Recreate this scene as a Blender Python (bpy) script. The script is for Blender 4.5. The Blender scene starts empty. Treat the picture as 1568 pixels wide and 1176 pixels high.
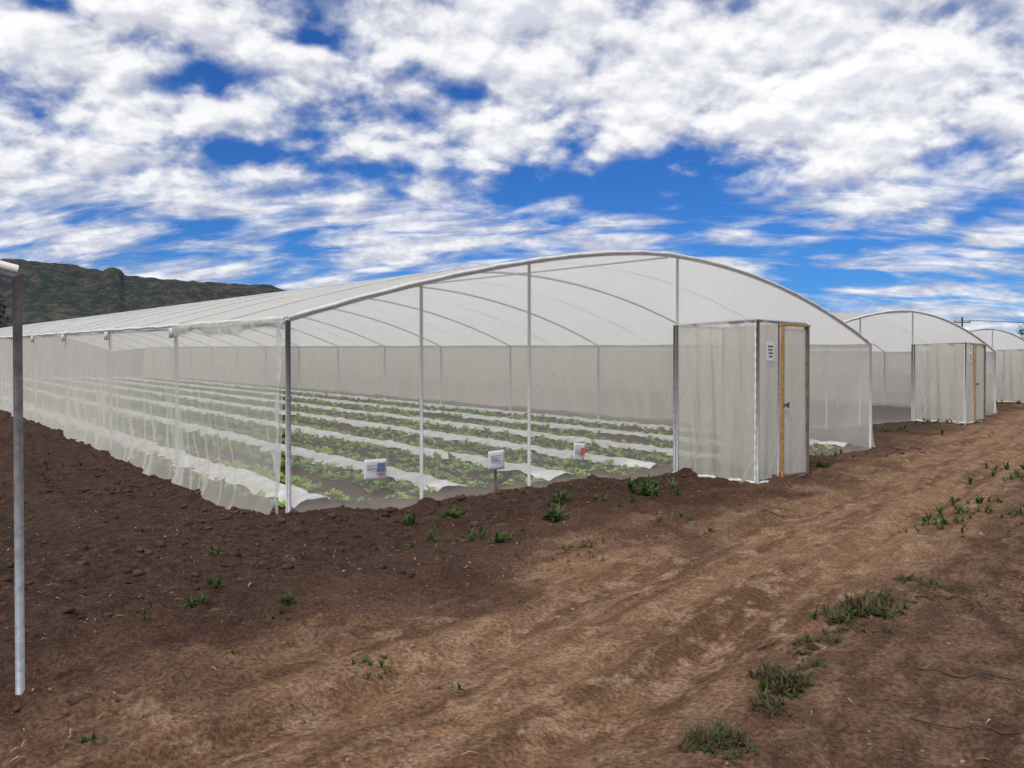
import bpy, math, random
import numpy as np
from mathutils import Vector
random.seed(7); RNG=np.random.default_rng(11)
U=(0.7804,0.6252); V=(-0.6252,0.7804); CX,CY=-2.5,9.2
ANG=math.atan2(U[1],U[0])
def W2(t,s): return CX+U[0]*t+V[0]*s, CY+U[1]*t+V[1]*s
def TS(x,y):
    dx,dy=x-CX,y-CY
    return dx*U[0]+dy*U[1], dx*V[0]+dy*V[1]
# ---------- numpy noise
_tabs={}
def vn(x,y,seed=0):
    if seed not in _tabs: _tabs[seed]=np.random.default_rng(seed+100).random((256,256))
    T=_tabs[seed]; x=np.asarray(x,float); y=np.asarray(y,float)
    xi=np.floor(x).astype(int); yi=np.floor(y).astype(int); fx=x-xi; fy=y-yi
    fx=fx*fx*(3-2*fx); fy=fy*fy*(3-2*fy)
    a=T[xi&255,yi&255]; b=T[(xi+1)&255,yi&255]; c=T[xi&255,(yi+1)&255]; d=T[(xi+1)&255,(yi+1)&255]
    return ((a*(1-fx)+b*fx)*(1-fy)+(c*(1-fx)+d*fx)*fy)*2-1
def fbm(x,y,o=4,seed=0,r=.5):
    v=0;a=1;f=1
    for i in range(o):
        v=v+a*vn(x*f+i*17.3,y*f-i*9.1,seed+i); a*=r; f*=2.03
    return v
def sst(a,b,x):
    x=np.clip((x-a)/(b-a),0,1); return x*x*(3-2*x)
# ---------- terrain
GW,GL=12.75,64.0
def gmac(t,s):
    t=np.asarray(t,float); s=np.asarray(s,float)
    return .025*np.clip(s,0,50)+.006*np.clip(t-8,0,40)-.10*np.exp(-((s-4.5)/3.5)**2)*sst(.3,-.5,t)
def rr(t,s): return (s+5.1-.25*t)/1.03
def inside(t,s):
    t=np.asarray(t,float); s=np.asarray(s,float)
    return ((t>-.02)&(t<GW)&(s>-.02)&(s<GL))*1.0
def masks(t,s):
    r=rr(t,s)
    n=fbm(t*.8,s*.8,4,3)*.30+.12*vn(t*4,s*4,8)
    soil=sst(.75,1.25,r+n)
    dark=sst(1.3,3.3,r+n*1.6)
    far=sst(-.85,-1.5,r+n*.8)
    return r,soil,dark,far
def Hh(t,s):
    t=np.asarray(t,float); s=np.asarray(s,float)
    r,soil,dark,far=masks(t,s); ins=inside(t,s); out=1-ins
    z=gmac(t,s)
    nearf=sst(60,25,np.hypot(t,s))
    z=z+nearf*out*(.04*fbm(t*.7,s*.7,3,20))
    rough=.55+.45*sst(-.2,.4,vn(t*.5+3,s*.5,21))
    z=z+nearf*out*soil*rough*(.030*fbm(t*3.1,s*3.1,4,30)+.045*np.abs(fbm(t*5.5,s*5.5,3,40))+.016*fbm(t*15,s*15,1,45))
    z=z+nearf*out*(1-soil)*(.016*fbm(t*4,s*4,3,50)+.010*np.abs(fbm(t*9,s*9,2,52))-.05*np.exp(-((r-.5)/.17)**2)-.05*np.exp(-((r+.62)/.17)**2)+.025*np.exp(-((r-.78)/.1)**2)+.02*np.exp(-((r+.34)/.1)**2))
    tread=np.sin((t*.97+s*.24)*2*math.pi/.16+1.5*np.sign(r)*(r%.24)*12)*.006*sst(-.1,.5,vn(t*.7,s*.7,57))
    z=z+nearf*out*(1-soil)*tread*(np.exp(-((r-.5)/.16)**4)+np.exp(-((r+.62)/.16)**4))
    z=z-nearf*.03*np.exp(-((r+2.4)/.3)**2)+nearf*.035*np.exp(-((r+1.25)/.28)**2)+nearf*far*(.020*fbm(t*5,s*5,3,55)+.02*np.abs(fbm(t*8,s*8,2,58)))
    mn=.6+.5*vn(t*1.7,s*1.7,61)+.4*vn(t*6,s*6,62)
    z=z+.08*mn*np.exp(-((s+.32)/.2)**2)*sst(-.6,0,t)*sst(13.2,12.7,t)
    z=z+.09*mn*np.exp(-((t+.38)/.2)**2)*sst(-.4,.1,s)*sst(65,63,s)
    fm=sst(-.9,-1.6,t)*sst(-1.5,1.0,s+vn(t,s,63))*nearf
    z=z+fm*.07*np.sin((t+.15*vn(t*.4,s*.4,64))*2*math.pi/1.0)
    z=z+ins*(.05*np.cos((t-.55)*math.pi)+.012*fbm(t*5,s*5,2,70))
    return z
# ---------- material helpers
def newmat(n):
    m=bpy.data.materials.new(n); m.use_nodes=True; nt=m.node_tree; nt.nodes.clear(); return m,nt
class N:
    def __init__(s,nt): s.nt=nt
    def new(s,typ,**k):
        n=s.nt.nodes.new(typ)
        for a,b in k.items(): setattr(n,a,b)
        return n
    def put(s,sock,v):
        if isinstance(v,bpy.types.NodeSocket): s.nt.links.new(v,sock)
        elif v is not None:
            if hasattr(sock.default_value,'__len__') and not hasattr(v,'__len__'): v=(v,)*len(sock.default_value)
            if hasattr(v,'__len__') and len(sock.default_value)==4 and len(v)==3: v=(*v,1)
            sock.default_value=v
    def m(s,op,a,b=None,c=None,clamp=False):
        n=s.new('ShaderNodeMath',operation=op); n.use_clamp=clamp
        s.put(n.inputs[0],a); s.put(n.inputs[1],b)
        if c is not None: s.put(n.inputs[2],c)
        return n.outputs[0]
    def mr(s,v,a,b,c=0,d=1,typ='SMOOTHSTEP'):
        n=s.new('ShaderNodeMapRange',interpolation_type=typ)
        for i,q in enumerate((v,a,b,c,d)): s.put(n.inputs[i],q)
        return n.outputs[0]
    def noise(s,vec,scale,detail=4,rough=.5,dist=0):
        n=s.new('ShaderNodeTexNoise'); s.put(n.inputs['Vector'],vec); n.inputs['Scale'].default_value=scale
        n.inputs['Detail'].default_value=detail; n.inputs['Roughness'].default_value=rough; n.inputs['Distortion'].default_value=dist
        return n.outputs['Fac']
    def mix(s,f,a,b,bt='MIX'):
        n=s.new('ShaderNodeMix',data_type='RGBA',blend_type=bt); s.put(n.inputs[0],f); s.put(n.inputs[6],a); s.put(n.inputs[7],b); return n.outputs[2]
    def comb(s,x,y,z):
        n=s.new('ShaderNodeCombineXYZ'); s.put(n.inputs[0],x); s.put(n.inputs[1],y); s.put(n.inputs[2],z); return n.outputs[0]
    def sep(s,v):
        n=s.new('ShaderNodeSeparateXYZ'); s.put(n.inputs[0],v); return n.outputs
    def obj(s): return s.new('ShaderNodeTexCoord').outputs['Object']
    def mapv(s,v,sc,rot=(0,0,0)):
        if any(rot):
            n=s.new('ShaderNodeMapping'); s.put(n.inputs[0],v); n.inputs['Rotation'].default_value=rot; v=n.outputs[0]
        n=s.new('ShaderNodeMapping'); s.put(n.inputs[0],v); n.inputs['Scale'].default_value=sc; return n.outputs[0]
    def bump(s,h,st,d=.02):
        n=s.new('ShaderNodeBump'); n.inputs['Strength'].default_value=st; n.inputs['Distance'].default_value=d; s.put(n.inputs['Height'],h); return n.outputs[0]
    def bsdf(s,col,rough=.8,metal=0,norm=None,spec=None):
        n=s.new('ShaderNodeBsdfPrincipled'); s.put(n.inputs['Base Color'],col); s.put(n.inputs['Roughness'],rough); s.put(n.inputs['Metallic'],metal)
        if norm is not None: s.put(n.inputs['Normal'],norm)
        if spec is not None: n.inputs['Specular IOR Level'].default_value=spec
        return n.outputs[0]
    def out(s,sh):
        o=s.new('ShaderNodeOutputMaterial'); s.nt.links.new(sh,o.inputs[0])
def simple(name,c1,c2,scale,rough=.8,metal=0,bump=.3,spec=.3):
    m,nt=newmat(name); k=N(nt); o=k.obj(); f=k.noise(o,scale,4,.6)
    k.out(k.bsdf(k.mix(k.mr(f,.3,.7),c1,c2),rough,metal,k.bump(f,bump,.01),spec)); return m
def attrmat(name,rough=.8,transl=0,sc=30):
    m,nt=newmat(name); k=N(nt); a=k.new('ShaderNodeAttribute',attribute_name='Col').outputs['Color']
    f=k.noise(k.obj(),sc,1,.6); c=k.mix(1,a,k.mix(f,(.6,.6,.6),(1.35,1.35,1.3)),'MULTIPLY')
    b=k.bsdf(c,rough,0,None,.2)
    if transl:
        tr=k.new('ShaderNodeBsdfTranslucent'); k.put(tr.inputs[0],c); mx=k.new('ShaderNodeMixShader'); mx.inputs[0].default_value=transl
        nt.links.new(b,mx.inputs[1]); nt.links.new(tr.outputs[0],mx.inputs[2]); b=mx.outputs[0]
    k.out(b); return m
def netmat(name,alpha,col=(.76,.74,.69),streak=.16,trans=.45,fold=.0,dirt=.15,grow=0,thin=0):
    m,nt=newmat(name); k=N(nt); uv=k.new('ShaderNodeUVMap').outputs[0]; a=alpha; c=col
    if streak:
        sx,sy,_=k.sep(uv)
        st=k.noise(k.mapv(uv,(5,.35,1)),1,2,.6)
        a=k.m('ADD',alpha,k.m('MULTIPLY',k.m('SUBTRACT',st,.5),streak*2))
        if thin: a=k.m('SUBTRACT',a,k.mr(sy,1.9,1.3,0,thin))
        if fold:
            fn=k.noise(k.mapv(uv,(1.5,.16,1),(0,0,.5)),1,2,.5,.4)
            fl=k.mr(k.m('ABSOLUTE',k.m('SUBTRACT',fn,.5)),.035,0)
            fl=k.m('MULTIPLY',fl,k.mr(sy,2.0,.5)); a=k.m('ADD',a,k.m('MULTIPLY',fl,fold))
        if grow: a=k.m('ADD',a,k.mr(sx,2.0,10,0,grow))
        low=k.mr(k.m('ADD',sy,k.m('MULTIPLY',st,.2)),.30,.10)
        a=k.m('ADD',a,k.m('MULTIPLY',low,dirt)); a=k.m('MINIMUM',k.m('MAXIMUM',a,.05),.97)
        c=k.mix(k.m('MULTIPLY',low,.3),k.mix(st,col,tuple(x*.9 for x in col)),(.50,.42,.33))
    d=k.new('ShaderNodeBsdfDiffuse'); k.put(d.inputs[0],c)
    t=k.new('ShaderNodeBsdfTranslucent'); k.put(t.inputs[0],c)
    mx=k.new('ShaderNodeMixShader'); mx.inputs[0].default_value=trans; nt.links.new(d.outputs[0],mx.inputs[1]); nt.links.new(t.outputs[0],mx.inputs[2])
    tp=k.new('ShaderNodeBsdfTransparent'); m2=k.new('ShaderNodeMixShader'); k.put(m2.inputs[0],a)
    nt.links.new(tp.outputs[0],m2.inputs[1]); nt.links.new(mx.outputs[0],m2.inputs[2]); k.out(m2.outputs[0]); return m
M={}
M['net_front']=netmat('insect_net_front',.36,col=(.80,.78,.72),streak=.07,thin=.07)
M['net_side']=netmat('insect_net_side',.50,col=(.75,.73,.67),streak=.15,fold=.36,grow=.30)
M['net_far']=netmat('insect_net_far',.58,col=(.80,.77,.69),streak=.06)
M['net_vest']=netmat('insect_net_vestibule',.78,col=(.72,.70,.64),streak=.24,fold=.22)
M['film']=netmat('greenhouse_film',.97,col=(.94,.94,.92),streak=0,trans=.60)
M['tape']=simple('white_film_edge',(.80,.80,.78),(.66,.65,.62),9,.5)
M['loose']=netmat('loose_net',.75,col=(.80,.79,.75),streak=.12,dirt=0)
M['steel']=simple('galvanised_steel',(.66,.67,.67),(.54,.55,.55),14,.5,.1,.1)
M['steelw']=simple('weathered_steel',(.40,.42,.44),(.26,.28,.30),22,.5,.3,.1)
M['wood']=simple('ochre_wood',(.50,.29,.08),(.30,.16,.045),18,.6)
M['paper']=simple('laminated_paper',(.74,.74,.74),(.66,.66,.68),6,.35,0,.05)
M['ink']=simple('dark_ink',(.06,.06,.08),(.12,.12,.14),20,.5)
M['blue']=simple('blue_print',(.10,.12,.28),(.22,.22,.35),40,.5)
M['red']=simple('red_print',(.55,.07,.06),(.6,.2,.16),40,.5)
M['clod']=simple('soil_clod',(.045,.025,.018),(.105,.062,.044),6,.95,0,.6,.1)
M['mulch']=simple('white_mulch_film',(.85,.85,.85),(.60,.58,.54),5,.5,0,.5)
M['leaf']=attrmat('leaf',.6,.3); M['dry']=attrmat('dry_plant',.85,.15)
M['bark']=simple('bark',(.10,.07,.05),(.05,.035,.025),8,.9)
M['pole']=simple('weathered_pole',(.20,.16,.12),(.12,.09,.07),8,.9)
# ---------- mesh builder
class MB:
    def __init__(s): s.v=[]; s.f=[]; s.uv=[]; s.hasuv=False
    def tube(s,pts,r,n=8,cap=True):
        pts=[Vector(p) for p in pts]; b=len(s.v); K=len(pts)
        rs=r if hasattr(r,'__len__') else [r]*K
        for i,p in enumerate(pts):
            d=(pts[min(i+1,K-1)]-pts[max(i-1,0)]).normalized()
            up=Vector((0,0,1)) if abs(d.z)<.9 else Vector((1,0,0))
            a=d.cross(up).normalized(); c=d.cross(a)
            for j in range(n):
                th=2*math.pi*j/n; s.v.append(p+(a*math.cos(th)+c*math.sin(th))*float(rs[i]))
        for i in range(K-1):
            for j in range(n):
                j2=(j+1)%n; s.f.append((b+i*n+j,b+i*n+j2,b+(i+1)*n+j2,b+(i+1)*n+j))
        if cap:
            s.f.append(tuple(b+j for j in range(n))); s.f.append(tuple(b+(K-1)*n+j for j in range(n))[::-1])
    def box(s,x0,x1,y0,y1,z0,z1):
        b=len(s.v)
        for x in(x0,x1):
            for y in(y0,y1):
                for z in(z0,z1): s.v.append(Vector((x,y,z)))
        for q in((0,1,3,2),(4,6,7,5),(0,4,5,1),(2,3,7,6),(0,2,6,4),(1,5,7,3)): s.f.append(tuple(b+i for i in q))
    def sheet(s,X,Y,Z,UU,VV):
        b=len(s.v); n,m=X.shape; s.hasuv=True
        s.v+= [Vector(p) for p in np.stack([X,Y,Z],-1).reshape(-1,3).tolist()]
        while len(s.uv)<b: s.uv.append((0,0))
        s.uv+=np.stack([UU,VV],-1).reshape(-1,2).tolist()
        for i in range(n-1):
            for j in range(m-1): s.f.append((b+i*m+j,b+(i+1)*m+j,b+(i+1)*m+j+1,b+i*m+j+1))
    def make(s,name,mat,parent=None,smooth=True,bevel=0):
        me=bpy.data.meshes.new(name); me.from_pydata([tuple(v) for v in s.v],[],s.f)
        if s.hasuv:
            uvl=me.uv_layers.new(name='UVMap'); idx=np.zeros(len(me.loops),int); me.loops.foreach_get('vertex_index',idx)
            uvl.data.foreach_set('uv',np.array(s.uv)[idx].ravel())
        me.materials.append(mat); me.polygons.foreach_set('use_smooth',[smooth]*len(me.polygons)); me.update()
        ob=bpy.data.objects.new(name,me); bpy.context.collection.objects.link(ob)
        if parent: ob.parent=parent
        if bevel:
            bm=ob.modifiers.new('bevel','BEVEL'); bm.width=bevel; bm.segments=2
        return ob
def raw(name,verts,faces,mat,cols=None,smooth=False,parent=None):
    me=bpy.data.meshes.new(name); me.from_pydata(verts.tolist() if hasattr(verts,'tolist') else verts,[],faces.tolist() if hasattr(faces,'tolist') else faces)
    if cols is not None:
        ca=me.color_attributes.new('Col','FLOAT_COLOR','POINT'); c=np.ones((len(verts),4)); c[:,:3]=cols; ca.data.foreach_set('color',c.ravel())
    me.materials.append(mat); me.polygons.foreach_set('use_smooth',[smooth]*len(me.polygons)); me.update()
    ob=bpy.data.objects.new(name,me); bpy.context.collection.objects.link(ob)
    if parent: ob.parent=parent
    return ob
def empty(name,loc=(0,0,0),rz=0):
    e=bpy.data.objects.new(name,None); bpy.context.collection.objects.link(e); e.location=loc; e.rotation_euler=(0,0,rz); return e
# ---------- ground sheet
def lines(segs,lo,hi):
    L=[]
    for a,b,st in segs: L+=list(np.arange(a,b,st))
    L.append(segs[-1][1])
    st=.3; x=L[-1]
    while x<hi: st*=1.14; x+=st; L.append(x)
    st=.3; x=L[0]; P=[]
    while x>lo: st*=1.14; x-=st; P.append(x)
    return np.array(P[::-1]+L)
tl=lines([(-9,8,.033),(8,16,.1),(16,45,.25)],-3000,3000)
sl=lines([(-9.5,.6,.033),(.6,12,.1),(12,40,.25)],-3000,3000)
T,S=np.meshgrid(tl,sl,indexing='ij'); Z=Hh(T,S)
X,Y=W2(T,S); n,mm=T.shape
idx=np.arange(n*mm).reshape(n,mm)
F=np.stack([idx[:-1,:-1],idx[1:,:-1],idx[1:,1:],idx[:-1,1:]],-1).reshape(-1,4)
r,soil,dark,far=masks(T,S); ins=inside(T,S)
dust=np.exp(-(((T-.6)/.55)**2+((S+3.75)/.3)**2))*(.6+.6*vn(T*5,S*5,9))
rn=r+fbm(T*.8,S*.8,4,3)*.5+.25*vn(T*2.6,S*2.6,6)+.15*vn(T*7,S*7,7)
roadm=1-sst(.45,1.9,rn)
C=np.stack([np.clip(roadm*(1-ins)+dust*.6,0,1),dark*(1-ins),far],-1).reshape(-1,3)
mg,nt=newmat('ground_soil'); k=N(nt); o=k.obj()
att=k.new('ShaderNodeAttribute',attribute_name='Col').outputs['Color']; road,drk,fr=k.sep(att)
n1=k.noise(o,.9,7,.62); n2=k.noise(o,7,7,.68); n3=k.noise(o,38,4,.65)
ra=ANG+math.atan(.25)
rs=k.noise(k.mapv(o,(.30,3.4,1),(0,0,-ra)),1,5,.6,.2)
rs2=k.noise(k.mapv(o,(2.2,4,1),(0,0,-ra)),1.3,6,.65,.4)
base=k.mix(k.mr(n1,.35,.68),(.078,.042,.029),(.142,.081,.055))
darkc=k.mix(k.mr(n2,.35,.65),(.034,.0195,.0150),(.086,.050,.037))
roadc=k.mix(k.mr(rs,.36,.60),(.155,.083,.046),(.300,.175,.103))
roadc=k.mix(k.mr(rs2,.48,.63),roadc,(.37,.240,.155))
roadc=k.mix(k.mr(n2,.36,.56),k.mix(.35,roadc,(.09,.05,.03)),roadc)
c=k.mix(k.m('MULTIPLY',drk,.85),base,darkc)
c=k.mix(k.m('MULTIPLY',road,k.mr(n1,.2,.45,.7,1)),c,roadc)
fc=k.mix(k.mr(rs2,.35,.65),(.078,.044,.029),(.180,.107,.071))
c=k.mix(k.m('MULTIPLY',fr,.88),c,fc)
c=k.mix(1,c,k.mix(k.mr(n3,.3,.7),(.52,.52,.52),(1.40,1.38,1.34)),'MULTIPLY')
sp=k.new('ShaderNodeTexVoronoi'); sp.inputs['Scale'].default_value=16; nt.links.new(o,sp.inputs['Vector'])
c=k.mix(k.m('MULTIPLY',k.mr(sp.outputs['Distance'],.14,.08),k.mr(n2,.5,.62)),c,(.30,.21,.145))
hgt=k.m('ADD',k.m('MULTIPLY',n2,.9),k.m('MULTIPLY',n3,.5))
k.out(k.bsdf(c,.95,0,k.bump(hgt,1.0,.06),.12))
g=raw('ground',np.stack([X,Y,Z],-1).reshape(-1,3),F,mg,C,True)
# ---------- greenhouses
def arch(t,W,e,rise):
    q=2*np.asarray(t,float)/W-1
    return e+rise*(1-np.where(q<0,np.abs(q)**1.62,np.abs(q)**1.95))
def greenhouse(name,t0,s0,W,L,e,rise,posts,vest,detail=True):
    x,y=W2(t0,s0); E=empty(name,(x,y,0),ANG)
    gs=lambda s: float(gmac(t0+W/2,s0+s)) if np.ndim(s)==0 else gmac(t0+W/2,s0+s)
    A=lambda t: arch(t,W,e,rise)
    bay=4.0; nb=int(L/bay)
    ss=np.linspace(-.03,L+.03,nb*8+1); tt=np.linspace(0,W,49)
    Tn,Sn=np.meshgrid(tt,ss,indexing='ij')
    sag=-.04*np.abs(np.sin(np.pi*Sn/(bay/2)))*np.sin(np.pi*Tn/W)**.5
    Zr=A(Tn)+gs(Sn)+.03+sag+.012*vn(Tn*2,Sn*2,5)
    b=MB(); b.sheet(Tn,Sn,Zr,Sn,Tn); b.make('roof_film',M['film'],E)
    b=MB()
    for q in np.arange(0,L+.1,bay/2):
        b.tube([(t,q,float(A(t))+gs(q)+.04) for t in np.linspace(0,W,25)],.009,5)
    b.make('roof_seams',M['steel'],E)
    def wall_u(sy,mat,nm,out,amp=.03):
        nu=int(W*14) if detail else 60; nv=40
        tt=np.linspace(0,W,nu); w=np.linspace(0,1,nv); Tn,Wn=np.meshgrid(tt,w,indexing='ij')
        z0=gmac(t0+Tn,s0+sy)-.05+.02*vn(Tn*3,Tn*0,9); z1=A(Tn)+gs(sy); Zn=z0+(z1-z0)*Wn; hh=Zn-z0
        fold=amp*(fbm(Tn*2.2+hh*.5,hh*.35,3,11))*np.clip(1.2-hh/3,0.2,1)
        fl=.16*np.exp(-hh/.16)*(1+.5*vn(Tn*4,hh*0,12))
        b=MB(); b.sheet(Tn,sy+out*(fold*.6+fl+.03),Zn,Tn,hh); return b.make(nm,mat,E)
    def wall_v(tx,mat,nm,out,amp=.04):
        nu=int(L*8); nv=34
        q=np.linspace(0,L,nu)**1; w=np.linspace(0,1,nv); Sn,Wn=np.meshgrid(q,w,indexing='ij')
        z0=gmac(t0+tx+out*.3,s0+Sn)-.05; z1=e+gs(Sn)+.02; Zn=z0+(z1-z0)*Wn; hh=Zn-z0
        fold=amp*(fbm(Sn*1.7+hh*.5,hh*.4,3,13)+.6*vn(Sn*2.2+hh*1.6,hh*.5,16))*np.clip(1.2-hh/2.2,.15,1)
        fl=.22*np.exp(-hh/.22)*(1+.5*vn(Sn*3,hh*0,14))+.10*np.clip(1-hh/2.2,0,1)
        bow=.04*np.abs(np.sin(np.pi*Sn/bay))*np.sin(np.pi*np.clip(hh/2.2,0,1))
        b=MB(); b.sheet(tx+out*(fold+fl+bow+.02),Sn,Zn,Sn,hh); return b.make(nm,mat,E)
    wall_u(0,M['net_front'],'front_net',-1); wall_u(L,M['net_far'],'back_net',1)
    wall_v(0,M['net_side'],'left_net',-1); wall_v(W,M['net_far'],'right_net',1)
    b=MB()
    for i in range(nb+1):
        q=i*bay
        b.tube([(t,q,float(A(t))+gs(q)) for t in np.linspace(0,W,33)],.020 if i else .024,8)
        for t in(0,W): b.tube([(t,q,gs(q)-.3),(t,q,e+gs(q))],.026,8)
    for t in posts:
        b.tube([(t,0,-.3+gs(0)),(t,0,float(A(t))+gs(0))],.022,8)
        b.tube([(t,L,gs(L)-.3),(t,L,float(A(t))+gs(L))],.022,8)
    for t in(0,W/2,W):
        b.tube([(t,q,float(A(t))-.03+gs(q)) for q in np.linspace(0,L,17)],.016,6)
    b.make('steel_frame',M['steel'],E)
    b=MB()
    for q in(0,L):
        b.tube([(t,q-.02,float(A(t))+gs(q)+.025+.004*math.sin(t*9)) for t in np.linspace(0,W,70)],[.021+.005*abs(math.sin(t*3.1)) for t in np.linspace(0,W,70)],8)
    for t in(-.02,W+.02):
        P=np.linspace(0,L,260); b.tube([(t+.012*math.sin(p*2.1),p,e+gs(p)+.02+.006*math.sin(p*5)) for p in P],[.020+.006*abs(math.sin(p*2.7+t)) for p in P],7)
    b.make('film_edges',M['tape'],E)
    if detail:
        b=MB(); P=np.linspace(-.04,e-.02,170); w=np.linspace(0,1,5); Pn,Wn=np.meshgrid(P,w,indexing='ij')
        wd=.085+.03*vn(Pn*7,Pn*0,71)
        b.sheet(-.055-.05*(1-Pn/e)+.022*vn(Pn*9,Wn*2,72),.03+wd*Wn*1.3+.02*vn(Pn*6,Wn*0,73),Pn,Wn+3,Pn+1)
        P=np.linspace(0,4.0,170); w=np.linspace(0,1,7); Pn,Wn=np.meshgrid(P,w,indexing='ij')
        b.sheet(-.045-.02*np.sin(Wn*3.1)+.014*vn(Pn*8,Wn*2,74),Pn,e+gs(Pn)+.035-Wn*(.13+.05*vn(Pn*2,Pn*0,75)),Pn,Wn+1)
        b.make('gathered_net',M['loose'],E)
        b=MB()
        for p in(4.0,8.0,12.0,16.0): b.box(-.10,-.045,p-.03,p+.03,e+gs(p)-.16,e+gs(p)-.01)
        b.make('eave_brackets',M['steel'],E)
        b=MB(); b.tube([(-.02,-.075,-.25),(-.02,-.075,e-.01)],.024,10); b.make('corner_post',M['steelw'],E)
    ta,tb,sa,h=vest; g0=gs(0)
    def quad(p,q,zt,mat,nm,nu=40,amp=.02,z0=None):
        w=np.linspace(0,1,nu); w2=np.linspace(0,1,30); Wu,Wv=np.meshgrid(w,w2,indexing='ij')
        z0=g0-.03 if z0 is None else z0
        dx,dy=q[0]-p[0],q[1]-p[1]; Ln=math.hypot(dx,dy); d=amp*(fbm(Wu*Ln*4+Wv*.6,Wv*1.2,3,15)+.8*vn(Wu*Ln*7,Wv*.7,17))*np.clip(np.minimum(Wu,1-Wu)*8,0,1)
        Zn=z0+(zt-z0)*Wv
        b=MB(); b.sheet(p[0]+dx*Wu-dy/Ln*d,p[1]+dy*Wu+dx/Ln*d,Zn,Wu*Ln+ta,Zn-g0); return b.make(nm,mat,E)
    td=ta+.52; H=h+g0
    quad((ta,-.04),(ta,sa),H,M['net_vest'],'vestibule_left_net',60,.055)
    quad((ta,sa),(td,sa),H,M['net_vest'],'vestibule_front_net',24,.02)
    quad((tb,-.04),(tb,sa),H,M['net_vest'],'vestibule_right_net',40,.03)
    quad((td+.07,sa-.03),(tb-.05,sa-.03),H-.1,M['net_vest'],'door_net',24,.008,g0+.1)
    w=np.linspace(0,1,14); a_,b_=np.meshgrid(w,w,indexing='ij'); bb=MB(); bb.sheet(ta+(tb-ta)*a_,sa*b_,H+.01-.03*np.sin(np.pi*a_)*np.sin(np.pi*b_),a_+1,b_+1); bb.make('vestibule_roof_film',M['film'],E)
    b=MB()
    for t in(ta,tb):
        b.tube([(t,sa,g0-.2),(t,sa,H)],.024,8); b.tube([(t,-.05,g0-.2),(t,-.05,H)],.024,8)
        b.tube([(t,sa,H),(t,-.05,H)],.022,8)
    b.tube([(td,sa,g0-.2),(td,sa,H)],.016,8)
    b.tube([(ta,sa,H),(tb,sa,H)],.022,8); b.tube([(ta,-.05,H),(tb,-.05,H)],.022,8)
    b.tube([(ta,sa,g0+.06),(td,sa,g0+.06)],.015,6)
    b.tube([(ta-.03,-.13,g0-.2),(ta-.03,-.13,H)],.020,8)
    b.make('vestibule_frame',M['steelw'],E)
    b=MB(); y0,y1=sa-.065,sa-.022; zb=g0+.03; ZT=H-.02
    b.box(td+.02,td+.06,y0,y1,zb,ZT-.036); b.box(td+.02,tb+.02,y0-.003,y1+.003,ZT-.034,ZT)
    b.make('door_wood_frame',M['wood'],E,False,.004)
    b=MB(); b.box(tb-.028,tb+.005,y0+.002,y1-.002,zb,ZT-.036); b.box(td+.062,tb-.030,y0+.004,y1-.004,zb+.03,zb+.06); b.make('door_dark_stile',M['pole'],E,False,.004)
    b=MB(); b.box(td+.03,td+.12,y0-.02,y0-.001,g0+1.12,g0+1.16); b.box(td+.10,td+.12,y0-.05,y0-.02,g0+1.10,g0+1.18); b.make('door_latch',M['ink'],E,False,.002)
    b=MB(); b.box(ta+.15,ta+.34,sa-.045,sa-.040,g0+1.80,g0+2.08); b.make('door_notice',M['paper'],E,False)
    b=MB()
    for i in range(4): b.box(ta+.18+.01*i,ta+.31-.012*(i%2),sa-.050,sa-.0455,g0+2.0-.05*i,g0+2.02-.05*i)
    b.make('door_notice_text',M['ink'],E,False)
    P=np.linspace(0,1,60); b=MB()
    b.tube([(ta-.03+.01*math.sin(p*30),-.04+(sa+.04)*p,g0+.02+.01*math.sin(p*17)) for p in P],[.02+.008*math.sin(p*41)**2 for p in P],7)
    b.tube([(ta+(td-ta)*p,sa-.03,g0+.02) for p in P],.018,7)
    b.tube([(ta-.03,sa+.02,g0+ (h)*p) for p in P],[.008+.010*math.sin(p*50)**2 for p in P],7)
    b.make('vestibule_net_hem',M['tape'],E)
    return E
greenhouse('greenhouse',0,0,GW,GL,2.2,1.29,(1.755,3.505,6.62),(6.5,7.75,-1.6,2.38))
greenhouse('greenhouse',15.1,3.4,12.75,60,2.2,1.15,(1.75,3.5,6.62),(6.5,7.75,-1.6,2.34),False)
greenhouse('greenhouse',30.3,7.0,12.75,60,2.2,1.1,(1.75,3.5,6.62),(6.5,7.75,-1.6,2.34),False)
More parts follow.
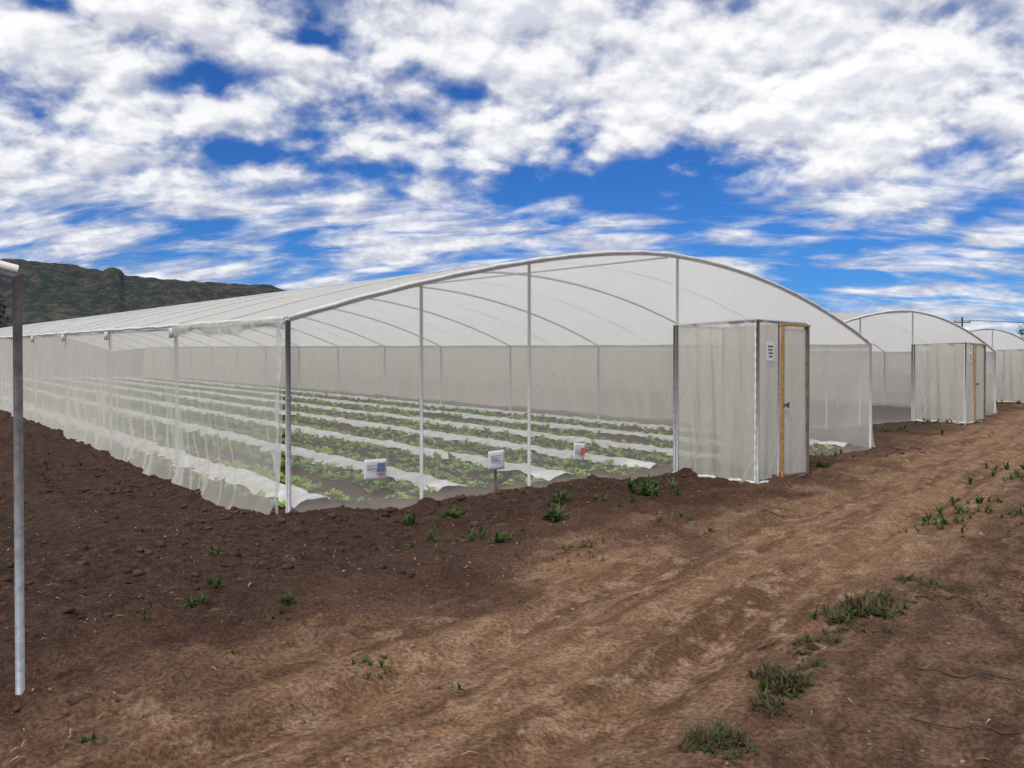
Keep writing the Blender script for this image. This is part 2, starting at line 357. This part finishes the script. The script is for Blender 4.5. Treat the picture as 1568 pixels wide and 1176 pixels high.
# ---------- crop beds
E=empty('crop_rows',(CX,CY,0),ANG)
strips=[.5+2.0*i for i in range(7) if .5+2*i<12.6]
b=MB()
for i,t in enumerate(strips):
    q=np.linspace(.35,GL-.5,900); w=np.linspace(-1,1,7); Q,Wn=np.meshgrid(q,w,indexing='ij')
    wid=.26+.08*vn(Q*1.5,Wn*0+i*7,81)+.09*vn(Q*5,Wn*0+i*7,84)
    tt=t+Wn*wid+.05*vn(Q*.8,Wn*0+i*3,82); zz=Hh(tt,Q)+.045+.02*(1-Wn**2)+.025*fbm(Q*4,Wn*2+i*9,2,83)-.03*Wn**4
    b.sheet(tt,Q,zz,Q,tt)
b.make('white_mulch_strips',M['mulch'],E)
def plants(cx,cy,cz,nl,hmin,hmax,wf,col,col2,tilt=(.2,1.2)):
    n=len(cx); N_=n*nl
    X0=np.repeat(cx,nl); Y0=np.repeat(cy,nl); Z0=np.repeat(cz,nl)
    az=RNG.random(N_)*2*np.pi; tl_=RNG.uniform(tilt[0],tilt[1],N_); Ln=RNG.uniform(hmin,hmax,N_)*np.repeat(RNG.uniform(.5,1.25,n),nl)
    dx=np.cos(az);dy=np.sin(az); px=-dy;py=dx; w=Ln*wf*RNG.uniform(.7,1.2,N_)
    def pt(f,wk,tlf):
        a=tl_*tlf; return np.sin(a)*Ln*f, np.cos(a)*Ln*f
    h0=np.zeros(N_); a1,b1=pt(.5,1,.8); a2,b2=pt(1,1,1.15)
    b2=np.maximum(b2,b1*.4)
    P=[]
    for hx,hz,ww in((h0,h0,w*.15),(a1,b1,w*.5),(a2,b2,w*.12)):
        for sg in(-1,1): P.append(np.stack([X0+dx*hx+px*ww*sg,Y0+dy*hx+py*ww*sg,Z0+hz],-1))
    V_=np.stack(P,1).reshape(-1,3); base=np.arange(N_)*6
    Fc=np.concatenate([np.stack([base,base+1,base+3,base+2],-1),np.stack([base+2,base+3,base+5,base+4],-1)])
    f=np.clip(RNG.random(N_)*.7+np.repeat(RNG.random(n),nl)*.3,0,1)[:,None]
    cc=np.array(col)*(1-f)+np.array(col2)*f
    return V_,Fc,np.repeat(cc,6,axis=0)
def merge(parts):
    Vs=[];Fs=[];Cs=[];o_=0
    for v,f,c in parts: Vs.append(v);Fs.append(f+o_);Cs.append(c);o_+=len(v)
    return np.concatenate(Vs),np.concatenate(Fs),np.concatenate(Cs)
cx=[];cy=[]
for t in strips:
    for dt in(.36,.53,.70,-.36,-.53,-.70):
        if not .12<t+dt<12.6: continue
        q=np.arange(.4,32,.15); cx.append(t+dt+RNG.normal(0,.06,len(q))); cy.append(q+RNG.normal(0,.06,len(q)))
        q=np.arange(32,GL-1,.4); cx.append(t+dt+RNG.normal(0,.06,len(q))); cy.append(q+RNG.normal(0,.06,len(q)))
cx=np.concatenate(cx);cy=np.concatenate(cy); keep=(RNG.random(len(cx))<.9)&(vn(cx*1.6,cy*.7,86)>-.5); cx=cx[keep];cy=cy[keep]
v,f,c=plants(cx,cy,Hh(cx,cy)+.01,7,.065,.135,.8,(.25,.40,.075),(.50,.66,.20),tilt=(.45,1.35))
raw('lettuce_plants',v,f,M['leaf'],c,False,E)
# ---------- weeds / scatter
def place(t,s,dz=0):
    x,y=W2(t,s); return x,y,Hh(t,s)+dz
parts=[]
def weedpatch(t,s,n,spread,nl,h0,h1,wf,c1,c2,tilt=(.2,1.2)):
    tt=t+RNG.normal(0,spread,n); s_=s+RNG.normal(0,spread,n); x,y,z=place(tt,s_,-.005)
    parts.append(plants(x,y,z,nl,h0,h1,wf,c1,c2,tilt))
def fromimg(px,py,zg=0):
    d=(1.6-zg)*1265/(py-573); return TS((px-784)/1265*d,d)
GR=((.035,.070,.017),(.105,.165,.042)); DR=((.060,.052,.028),(.17,.14,.070))
for px,py,n,sp,h in[(300,925,8,.05,.09),(325,900,5,.06,.12),(435,930,9,.08,.08),(415,945,5,.05,.07),(575,1015,8,.05,.06),(130,1140,5,.03,.06),(320,840,4,.1,.08),(150,750,7,.25,.12),(90,720,7,.3,.12),
        (630,797,6,.04,.13),(690,790,7,.05,.19),(680,830,8,.15,.12),(720,820,8,.15,.12),(770,830,6,.06,.13),(795,850,5,.06,.07),(848,790,7,.05,.22),(850,768,6,.06,.17),(985,755,14,.15,.20),(1000,745,8,.12,.18),(1020,800,6,.2,.09),(935,770,6,.15,.12),
        (560,835,6,.15,.07),(900,840,7,.2,.07),(1440,800,14,.14,.11),(1480,788,18,.18,.13),(1500,765,12,.22,.13),(1540,735,14,.35,.13),(1565,720,14,.35,.15),(1410,810,9,.12,.08),(1540,790,9,.2,.09),
        (700,1030,5,.04,.05),(200,945,5,.08,.06),(360,1010,4,.03,.04),(560,1010,6,.05,.05),(1290,700,12,.25,.16),(1380,665,14,.4,.18),(1260,715,9,.1,.18),(1430,655,14,.4,.2),(1530,628,14,.5,.25)]:
    t,s=fromimg(px,py,.03); weedpatch(t,s,n,sp,11,h*.35,h,.22,*GR)
for px,py,n,sp,h in[(1325,950,44,.09,.12),(1290,965,26,.10,.09),(1255,990,26,.07,.07),(1345,935,26,.09,.10),(1310,940,18,.04,.13),(1205,1065,52,.065,.095),(1190,1050,26,.06,.09),(1180,1095,30,.055,.07),(1100,1130,48,.055,.085),(1075,1145,28,.05,.065),(1130,1150,18,.05,.06),(1250,1030,20,.06,.05),(1240,1010,16,.05,.05),(1420,895,20,.12,.07),(1455,930,22,.14,.05),
        (1400,890,14,.1,.06),(530,900,8,.2,.04),(350,870,8,.3,.04),(750,890,10,.2,.045),(880,855,12,.2,.055),(1540,920,16,.2,.05),(170,1090,8,.15,.04),(260,1080,8,.15,.04),(430,1100,6,.08,.04),(650,870,8,.2,.04),(980,830,10,.2,.06)]:
    t,s=fromimg(px,py); weedpatch(t,s,n,sp,14,h*.35,h,.12,*DR,tilt=(.3,1.45)); weedpatch(t,s,max(2,n//3),sp,8,h*.3,h*.75,.25,*GR)
def cand(n,t0,t1,s0,s1): return RNG.uniform(t0,t1,n),RNG.uniform(s0,s1,n)
t,s=cand(1100,-9,40,-9,8); r,soil,dark,far=masks(t,s); k_=(inside(t,s)<.5)&(soil>.5)&(vn(t*1.1,s*1.1,90)>.3)&~((s>3.2)&(t>15)); t=t[k_];s=s[k_]; x,y,z=place(t,s)
parts.append(plants(x,y,z,8,.012,.045,.25,*GR))
t,s=cand(350,-14,-.4,0,30); x,y,z=place(t,s); parts.append(plants(x,y,z,7,.03,.09,.25,*GR))
t,s=cand(400,4,45,-16,4); r=rr(t,s); k_=(r<-3)|((np.abs(r+1.25)<.3)&(vn(t,s,91)>-.1)); t=t[k_];s=s[k_]; x,y,z=place(t,s); parts.append(plants(x,y,z,9,.03,.09,.24,*GR))
t,s=cand(3000,-6,20,-9,0); r=rr(t,s); k_=(np.abs(r+1.25+.15*vn(t,t*0,97))<.22)&(vn(t*1.2,s*1.2,98)>-.1); t=t[k_];s=s[k_]; x,y,z=place(t,s); parts.append(plants(x,y,z,9,.02,.05,.15,*DR,tilt=(.5,1.45)))
v,f,c=merge(parts); raw('weeds',v,f,M['leaf'],c)
t,s=cand(7000,-9,16,-8.7,2.5); r,soil,dark,far=masks(t,s); k_=(inside(t,s)<.5)&(RNG.random(len(t))<np.where(soil>.5,.85,.2))&(vn(t*1.3,s*1.3,92)>-.35); t=t[k_];s=s[k_]
x,y,z=place(t,s,.006); v,f,c=plants(x,y,z,1,.02,.08,.14,(.25,.17,.11),(.50,.40,.29),tilt=(1.35,1.5)); raw('straw_litter',v,f,M['dry'],c)
def ico():
    import bmesh
    bm=bmesh.new(); bmesh.ops.create_icosphere(bm,subdivisions=2,radius=1); v=np.array([q.co[:] for q in bm.verts]); f=np.array([[w.index for w in q.verts] for q in bm.faces]); bm.free(); return v,f
iv,if_=ico()
def clods(name,t,s,rad,mat):
    n=len(t); x,y,z=place(t,s); out=np.zeros((n,len(iv),3))
    for i in range(n):
        a=RNG.random(3)*6; d=1+.28*np.sin(iv@RNG.normal(0,1.6,3)+a[0])+.2*np.sin(iv@RNG.normal(0,3,3)+a[1])
        sc=rad[i]*np.array([RNG.uniform(.7,1.3),RNG.uniform(.7,1.3),RNG.uniform(.45,.8)]); p=iv*d[:,None]*sc
        ca,sa=math.cos(a[2]),math.sin(a[2]); p=p@np.array([[ca,-sa,0],[sa,ca,0],[0,0,1]]); out[i]=p+[x[i],y[i],z[i]+rad[i]*.2]
    V_=out.reshape(-1,3); Fc=(if_[None]+(np.arange(n)*len(iv))[:,None,None]).reshape(-1,3); raw(name,V_,Fc,mat,None,True)
t,s=cand(17000,-9,14,-9,6); r,soil,dark,far=masks(t,s)
dens=np.where((np.abs(s+.5)<.5)&(t>-.8),.95,0)+np.where((np.abs(t+.55)<.5)&(s>-.6),.95,0)+.4*dark+.6*sst(-2,-4,t)*(s<-2)*soil+.10*far
k_=(inside(t,s)<.5)&(RNG.random(len(t))<dens*np.clip(.5+1.2*vn(t*.9,s*.9,93),.05,1))
t=t[k_];s=s[k_]; clods('soil_clods',t,s,np.clip(RNG.lognormal(-4.0,.5,len(t)),.007,.045),M['clod'])
t,s=cand(1300,-8,10,-9,0); k_=(rr(t,s)<3.5); t=t[k_];s=s[k_]
M['stone']=simple('pale_stone',(.17,.11,.075),(.32,.23,.165),9,.9); clods('pebbles',t,s,np.clip(RNG.lognormal(-5.0,.4,len(t)),.003,.013),M['stone'])
b=MB()
for px,py,L_,a in[(1410,930,.35,.2),(1470,925,.3,-.2),(1500,1055,.5,-.3),(1180,990,.12,.1),(1500,1125,.5,-.1),(1160,775,.5,.1),(1200,790,.5,.0)]:
    t,s=fromimg(px,py); x,y=W2(t,s); pts=[]
    for i in range(9):
        xx=x+(i/8-.5)*L_*math.cos(a)+.02*math.sin(i*2.1+px); yy=y+(i/8-.5)*L_*math.sin(a)+.03*math.cos(i*1.3+py); q=TS(xx,yy); pts.append((xx,yy,float(Hh(*q))+.012+.008*math.sin(i*1.9)))
    b.tube(pts,[.006-.0005*i for i in range(9)],5)
b.make('dry_twigs',M['bark'])
# ---------- notice signs
def sign(t,z,w,h,stake,rot,blk):
    x,y=W2(t,-.10 if not stake else -.16); E=empty('notice_sign',(x,y,z),ANG); E.rotation_euler=(0,rot,ANG)
    b=MB(); ww=np.linspace(-w/2,w/2,9); hh=np.linspace(-h/2,h/2,7); A_,B_=np.meshgrid(ww,hh,indexing='ij'); b.sheet(A_,-.02+.012*np.sin(A_*14+B_*6),B_,A_,B_); o_=b.make('paper_sheet',M['paper'],E)
    so=o_.modifiers.new('s','SOLIDIFY'); so.thickness=.003
    for nm,mt,x0,x1,z0,z1 in blk:
        b=MB(); b.box(x0*w,x1*w,-.040,-.034,z0*h,z1*h); b.make(nm,M[mt],E,False)
    b=MB(); b.box(-w/2,w/2,-.004,.004,h/2-.02,h/2-.002)
    if stake: b.box(-.014,.014,.0,.02,-z-.15,h/2-.03)
    else: b.tube([(-w/2,0,h/2-.01),(-w/2-.02,.09,h/2+.03)],.003,5); b.tube([(w/2,0,h/2-.01),(w/2+.02,.09,h/2+.03)],.003,5)
    b.make('stake_and_batten',M['pole'],E,False)
sign(1.04,.47,.31,.25,False,.02,[('photo_print','blue',.05,.38,-.1,.32),('text_line','ink',-.40,-.02,.2,.22),('text_line','ink',-.40,-.06,.05,.07),('red_bar','red',.05,.38,-.25,-.17)])
sign(2.80,.475,.28,.25,True,-.03,[('text_line','ink',-.35,.3,.22,.24),('text_line','ink',-.35,.2,.1,.12),('text_line','ink',-.35,.25,-.02,0)])
sign(4.34,.485,.24,.26,False,.12,[('red_print','red',.08,.40,-.15,.25),('text_line','ink',-.38,.0,.1,.12),('text_line','ink',-.38,.0,-.05,-.03)])
# ---------- bare frame of the next greenhouse (far left)
E=empty('greenhouse_frame',(-2.41,4.03,0),ANG); t0,s0=TS(-2.41,4.03); zg=float(Hh(t0,s0)); b=MB()
ar=lambda d: 2.08+.75*(1-(1-d/6.4)**1.9)
for dt in(0,3.0,6.4): b.tube([(-dt,0,zg-.3),(-dt,0,ar(dt))],.021,10)
b.tube([(-d,0,ar(d)) for d in np.linspace(0,6.4,20)],.02,8)
b.make('steel_pipes',M['steelw'],E)
b=MB(); b.tube([(-d,-.015,ar(d)+.03) for d in np.linspace(0,6.4,20)],.02,8); b.make('film_edge',M['tape'],E)
# ---------- hills
pr=[(-3000,80),(-1200,120),(-500,150),(-100,162),(20,173),(60,169),(100,165),(135,159),(158,155),(165,160),(175,160),(184,157),(192,147),(200,146),(225,146),(250,143),(300,139),(350,135),(415,133),(500,105),(700,55),(900,15),(1100,-10),(3000,-10)]
azs=np.linspace(math.radians(-72),math.radians(14),760); rads=np.concatenate([np.linspace(380,660,80),np.linspace(670,1000,24)])
A_,R_=np.meshgrid(azs,rads,indexing='ij'); pxs=784+1265*np.tan(A_)
Hp=np.interp(pxs,[p[0] for p in pr],[p[1] for p in pr])/1265*np.cos(A_)*650+1.6
X_=R_*np.sin(A_);Y_=R_*np.cos(A_)
prof=sst(370,650,R_)*sst(1100,650,R_)
Zh=Hp*prof*(1-.22*(np.abs(fbm(X_/60,Y_/60,4,95)))*np.clip(1-prof,0,1)*2.6)+1.5*fbm(X_/8,Y_/8,3,96)*prof*.8
mh,nt=newmat('hill_scrub'); k=N(nt); o=k.obj(); n1=k.noise(o,.018,6,.65); n2=k.noise(o,.34,5,.75)
n4=k.noise(k.mapv(o,(1,1,1.5)),.11,5,.8)
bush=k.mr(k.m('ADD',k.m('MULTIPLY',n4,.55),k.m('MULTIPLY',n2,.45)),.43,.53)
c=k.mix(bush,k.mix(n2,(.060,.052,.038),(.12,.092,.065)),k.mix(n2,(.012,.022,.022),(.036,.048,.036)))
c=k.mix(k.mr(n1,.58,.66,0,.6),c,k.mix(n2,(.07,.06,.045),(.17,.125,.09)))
c=k.mix(.10,c,(.10,.13,.20))  # distance haze painted into the scrub colour as a faint blue tint
k.out(k.bsdf(c,1,0,k.bump(n4,.6,3),.02))
n_,m_=A_.shape; idx=np.arange(n_*m_).reshape(n_,m_); F=np.stack([idx[:-1,:-1],idx[:-1,1:],idx[1:,1:],idx[1:,:-1]],-1).reshape(-1,4)
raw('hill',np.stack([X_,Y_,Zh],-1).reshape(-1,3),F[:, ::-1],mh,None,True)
# ---------- trees
def tree(x,y,h,zg,seed,wd=.32):
    R=np.random.default_rng(seed); E=empty('tree',(x,y,zg)); b=MB()
    b.tube([(0,0,-.3),(.1,0,h*.25),(.0,.1,h*.55),(.1,.05,h*.8)],[.035*h,.028*h,.018*h,.006*h],9); cen=[]
    for i in range(13):
        a=R.random()*6.28; z0=h*R.uniform(.22,.6); L_=h*wd*R.uniform(.6,1.1); e=(math.cos(a)*L_,math.sin(a)*L_,z0+h*R.uniform(.08,.32))
        b.tube([(0,0,z0),(e[0]*.5,e[1]*.5,z0+(e[2]-z0)*.65),e],[.013*h,.009*h,.003*h],6); cen.append(e); cen.append((e[0]*.55,e[1]*.55,e[2]+h*.08))
    cen.append((0,0,h*.9)); cen.append((.1*h,0,h*.8)); b.make('trunk_and_limbs',M['bark'],E)
    C_=np.array(cen); ii=R.integers(0,len(C_),7000); p=C_[ii]+R.normal(0,h*.06,(7000,3)); p[:,2]=np.maximum(p[:,2],h*.15)
    s_=h*.014*R.uniform(.6,1.5,7000)[:,None]; a=R.normal(0,1,(7000,3)); a/=np.linalg.norm(a,axis=1)[:,None]; q=np.cross(a,R.normal(0,1,(7000,3))); q/=np.linalg.norm(q,axis=1)[:,None]
    V_=np.stack([p-a*s_,p+q*s_*.6,p+a*s_,p-q*s_*.6],1).reshape(-1,3); Fc=np.arange(28000).reshape(-1,4)
    sh=np.repeat((.5+.5*R.random(len(C_)))[ii],4)[:,None]*np.repeat(R.uniform(.7,1.2,7000),4)[:,None]
    raw('leaves',V_,Fc,M['leaf'],np.array([.030,.055,.020])*sh,False,E)
tree(90,140,8.6,1.4,5); tree(98,146,8,1.4,6); tree(-68,104,10.5,1.3,7); tree(-78,108,9,1.3,8)
# ---------- utility poles
E=empty('utility_pole',(49,90,1.2)); b=MB(); b.tube([(0,0,-.5),(0,0,6.6)],[.11,.08],10); b.box(-.9,.9,-.06,.06,6.0,6.12); b.tube([(-.8,0,6.12),(-.8,0,6.3)],.04,8); b.tube([(.8,0,6.12),(.8,0,6.3)],.04,8); b.make('pole_and_crossarm',M['pole'],E)
b=MB()
for dx in(-.8,.8): b.tube([(dx+60*q,8*q,6.3-2.0*q*(1-q)) for q in np.linspace(0,1,20)],.022,5)
b.make('wires',M['ink'],E)
E=empty('utility_pole',(109,98,1.2)); b=MB(); b.tube([(0,0,-.5),(0,0,6.6)],[.11,.08],10); b.box(-.9,.9,-.06,.06,6.0,6.12); b.tube([(-.8,0,6.12),(-.8,0,6.3)],.04,8); b.tube([(.8,0,6.12),(.8,0,6.3)],.04,8); b.make('pole_and_crossarm',M['pole'],E)
# ---------- sun + world
SE=math.radians(52); SA=math.radians(205)
sd=Vector((math.sin(SA)*math.cos(SE),math.cos(SA)*math.cos(SE),math.sin(SE)))
sun=bpy.data.lights.new('sun','SUN'); sun.energy=2.1; sun.angle=math.radians(5); sun.color=(1,.95,.88)
so=bpy.data.objects.new('sun',sun); bpy.context.collection.objects.link(so); so.rotation_euler=sd.to_track_quat('Z','Y').to_euler(); so.location=(0,0,30)
w=bpy.data.worlds.new('World'); bpy.context.scene.world=w; w.use_nodes=True; nt=w.node_tree; nt.nodes.clear(); k=N(nt)
sky=k.new('ShaderNodeTexSky'); sky.sky_type='NISHITA'; sky.sun_disc=False; sky.sun_elevation=SE; sky.sun_rotation=SA; sky.air_density=1.0; sky.dust_density=.3; sky.ozone_density=2.5
D=k.new('ShaderNodeTexCoord').outputs['Generated']; dx,dy,dz=k.sep(D)
zc=k.m('ADD',k.m('MAXIMUM',dz,.0),.42)
P=k.comb(k.m('DIVIDE',dx,zc),k.m('DIVIDE',dy,zc),0)
zc2=k.m('ADD',k.m('MAXIMUM',dz,.0),.26); P2=k.comb(k.m('DIVIDE',dx,zc2),k.m('DIVIDE',dy,zc2),0)
def PV_(off,src=None):
    n=k.new('ShaderNodeVectorMath',operation='ADD'); k.put(n.inputs[0],src or P); n.inputs[1].default_value=off; return n.outputs[0]
SCN=8.6
N1=k.noise(PV_((3.1,7.7,0)),SCN,6,.54,.12); N1b=k.noise(PV_((3.1-.006,7.7-.024,.0)),SCN,4,.54,.12)
NB=k.noise(PV_((11,2,5)),2.6,2,.5); NW=k.noise(PV_((5,9,2)),7.0,2,.5); NX=k.noise(PV_((15,1,7)),7.0,2,.5)
az=k.m('ADD',k.m('ARCTAN2',dx,dy),k.m('MULTIPLY',k.m('SUBTRACT',NW,.5),.16))
el0=k.m('ARCSINE',dz); el=k.m('ADD',el0,k.m('MULTIPLY',k.m('SUBTRACT',NX,.5),.07))
str_=k.noise(k.mapv(PV_((1,4,9),P2),(3.2,8.0,1),(0,0,.12)),1,6,.6,.4)
bias=k.m('MULTIPLY',k.m('SUBTRACT',NB,.5),.30)
blobs=[(180,215,160,16,.20),(400,222,130,20,.24),(600,265,160,20,.20),(930,265,190,38,.32),(1070,300,150,34,.18),(800,310,220,20,.10),(300,345,160,18,.14),(285,125,50,26,.22),(478,62,60,16,.22),(268,78,34,16,.18),(642,115,50,22,.22),(690,150,40,16,.14),(90,20,60,14,.20),(1210,375,200,20,.12),(1280,430,300,16,.18),(1440,350,160,14,.10),(520,395,200,12,.08),(930,345,200,12,.08),(1200,110,420,110,-.07),(120,150,120,50,-.05),(580,400,70,16,-.12)]
for x,y,rx,ry,am in blobs:
    a=math.atan((x-784)/1265); e_=math.atan((573-y)*math.cos(a)/1265); ra_=rx/1265*math.cos(a)**2; re_=ry/1265*math.cos(a)
    q=k.m('ADD',k.m('POWER',k.m('DIVIDE',k.m('SUBTRACT',az,a),ra_),2),k.m('POWER',k.m('DIVIDE',k.m('SUBTRACT',el,e_),re_),2))
    bias=k.m('SUBTRACT',bias,k.m('MULTIPLY',k.m('EXPONENT',k.m('MULTIPLY',q,-1)),am))
lowm=k.mr(el0,math.radians(13.5),math.radians(10.0))
dens=k.m('ADD',k.m('MULTIPLY',N1,k.m('SUBTRACT',1,lowm)),k.m('MULTIPLY',str_,lowm))
base_b=k.mr(el0,math.radians(8),math.radians(15),.055,.145)
dens=k.m('ADD',k.m('ADD',dens,bias),base_b)
alpha=k.mr(dens,.37,.66)
lit=k.m('ADD',.5,k.m('MULTIPLY',k.m('SUBTRACT',N1,N1b),6.5),clamp=True)
lit=k.m('ADD',k.m('MULTIPLY',lit,.5),k.m('ADD',k.m('MULTIPLY',k.mr(dens,.46,.74),.35),k.m('MULTIPLY',NB,.2)))
cc=k.mix(lit,(4.0,4.4,5.7),(10.6,10.5,10.5))
skc=k.mix(1,sky.outputs[0],(.19,.50,1.00),'MULTIPLY')
fin=k.mix(k.m('MULTIPLY',alpha,.96),skc,cc)
bg=k.new('ShaderNodeBackground'); k.put(bg.inputs[0],fin); bg.inputs[1].default_value=.1
ow=k.new('ShaderNodeOutputWorld'); nt.links.new(bg.outputs[0],ow.inputs[0])
# ---------- camera
cam=bpy.data.cameras.new('camera'); cam.sensor_width=36; cam.lens=36*1265/1568; cam.clip_end=6000; cam.clip_start=.05
co=bpy.data.objects.new('camera',cam); bpy.context.collection.objects.link(co); co.location=(0,0,1.6); co.rotation_euler=(math.radians(90-.68),0,0)
sc=bpy.context.scene; sc.camera=co; sc.view_settings.view_transform='Standard'; sc.view_settings.look='None'; sc.view_settings.exposure=0
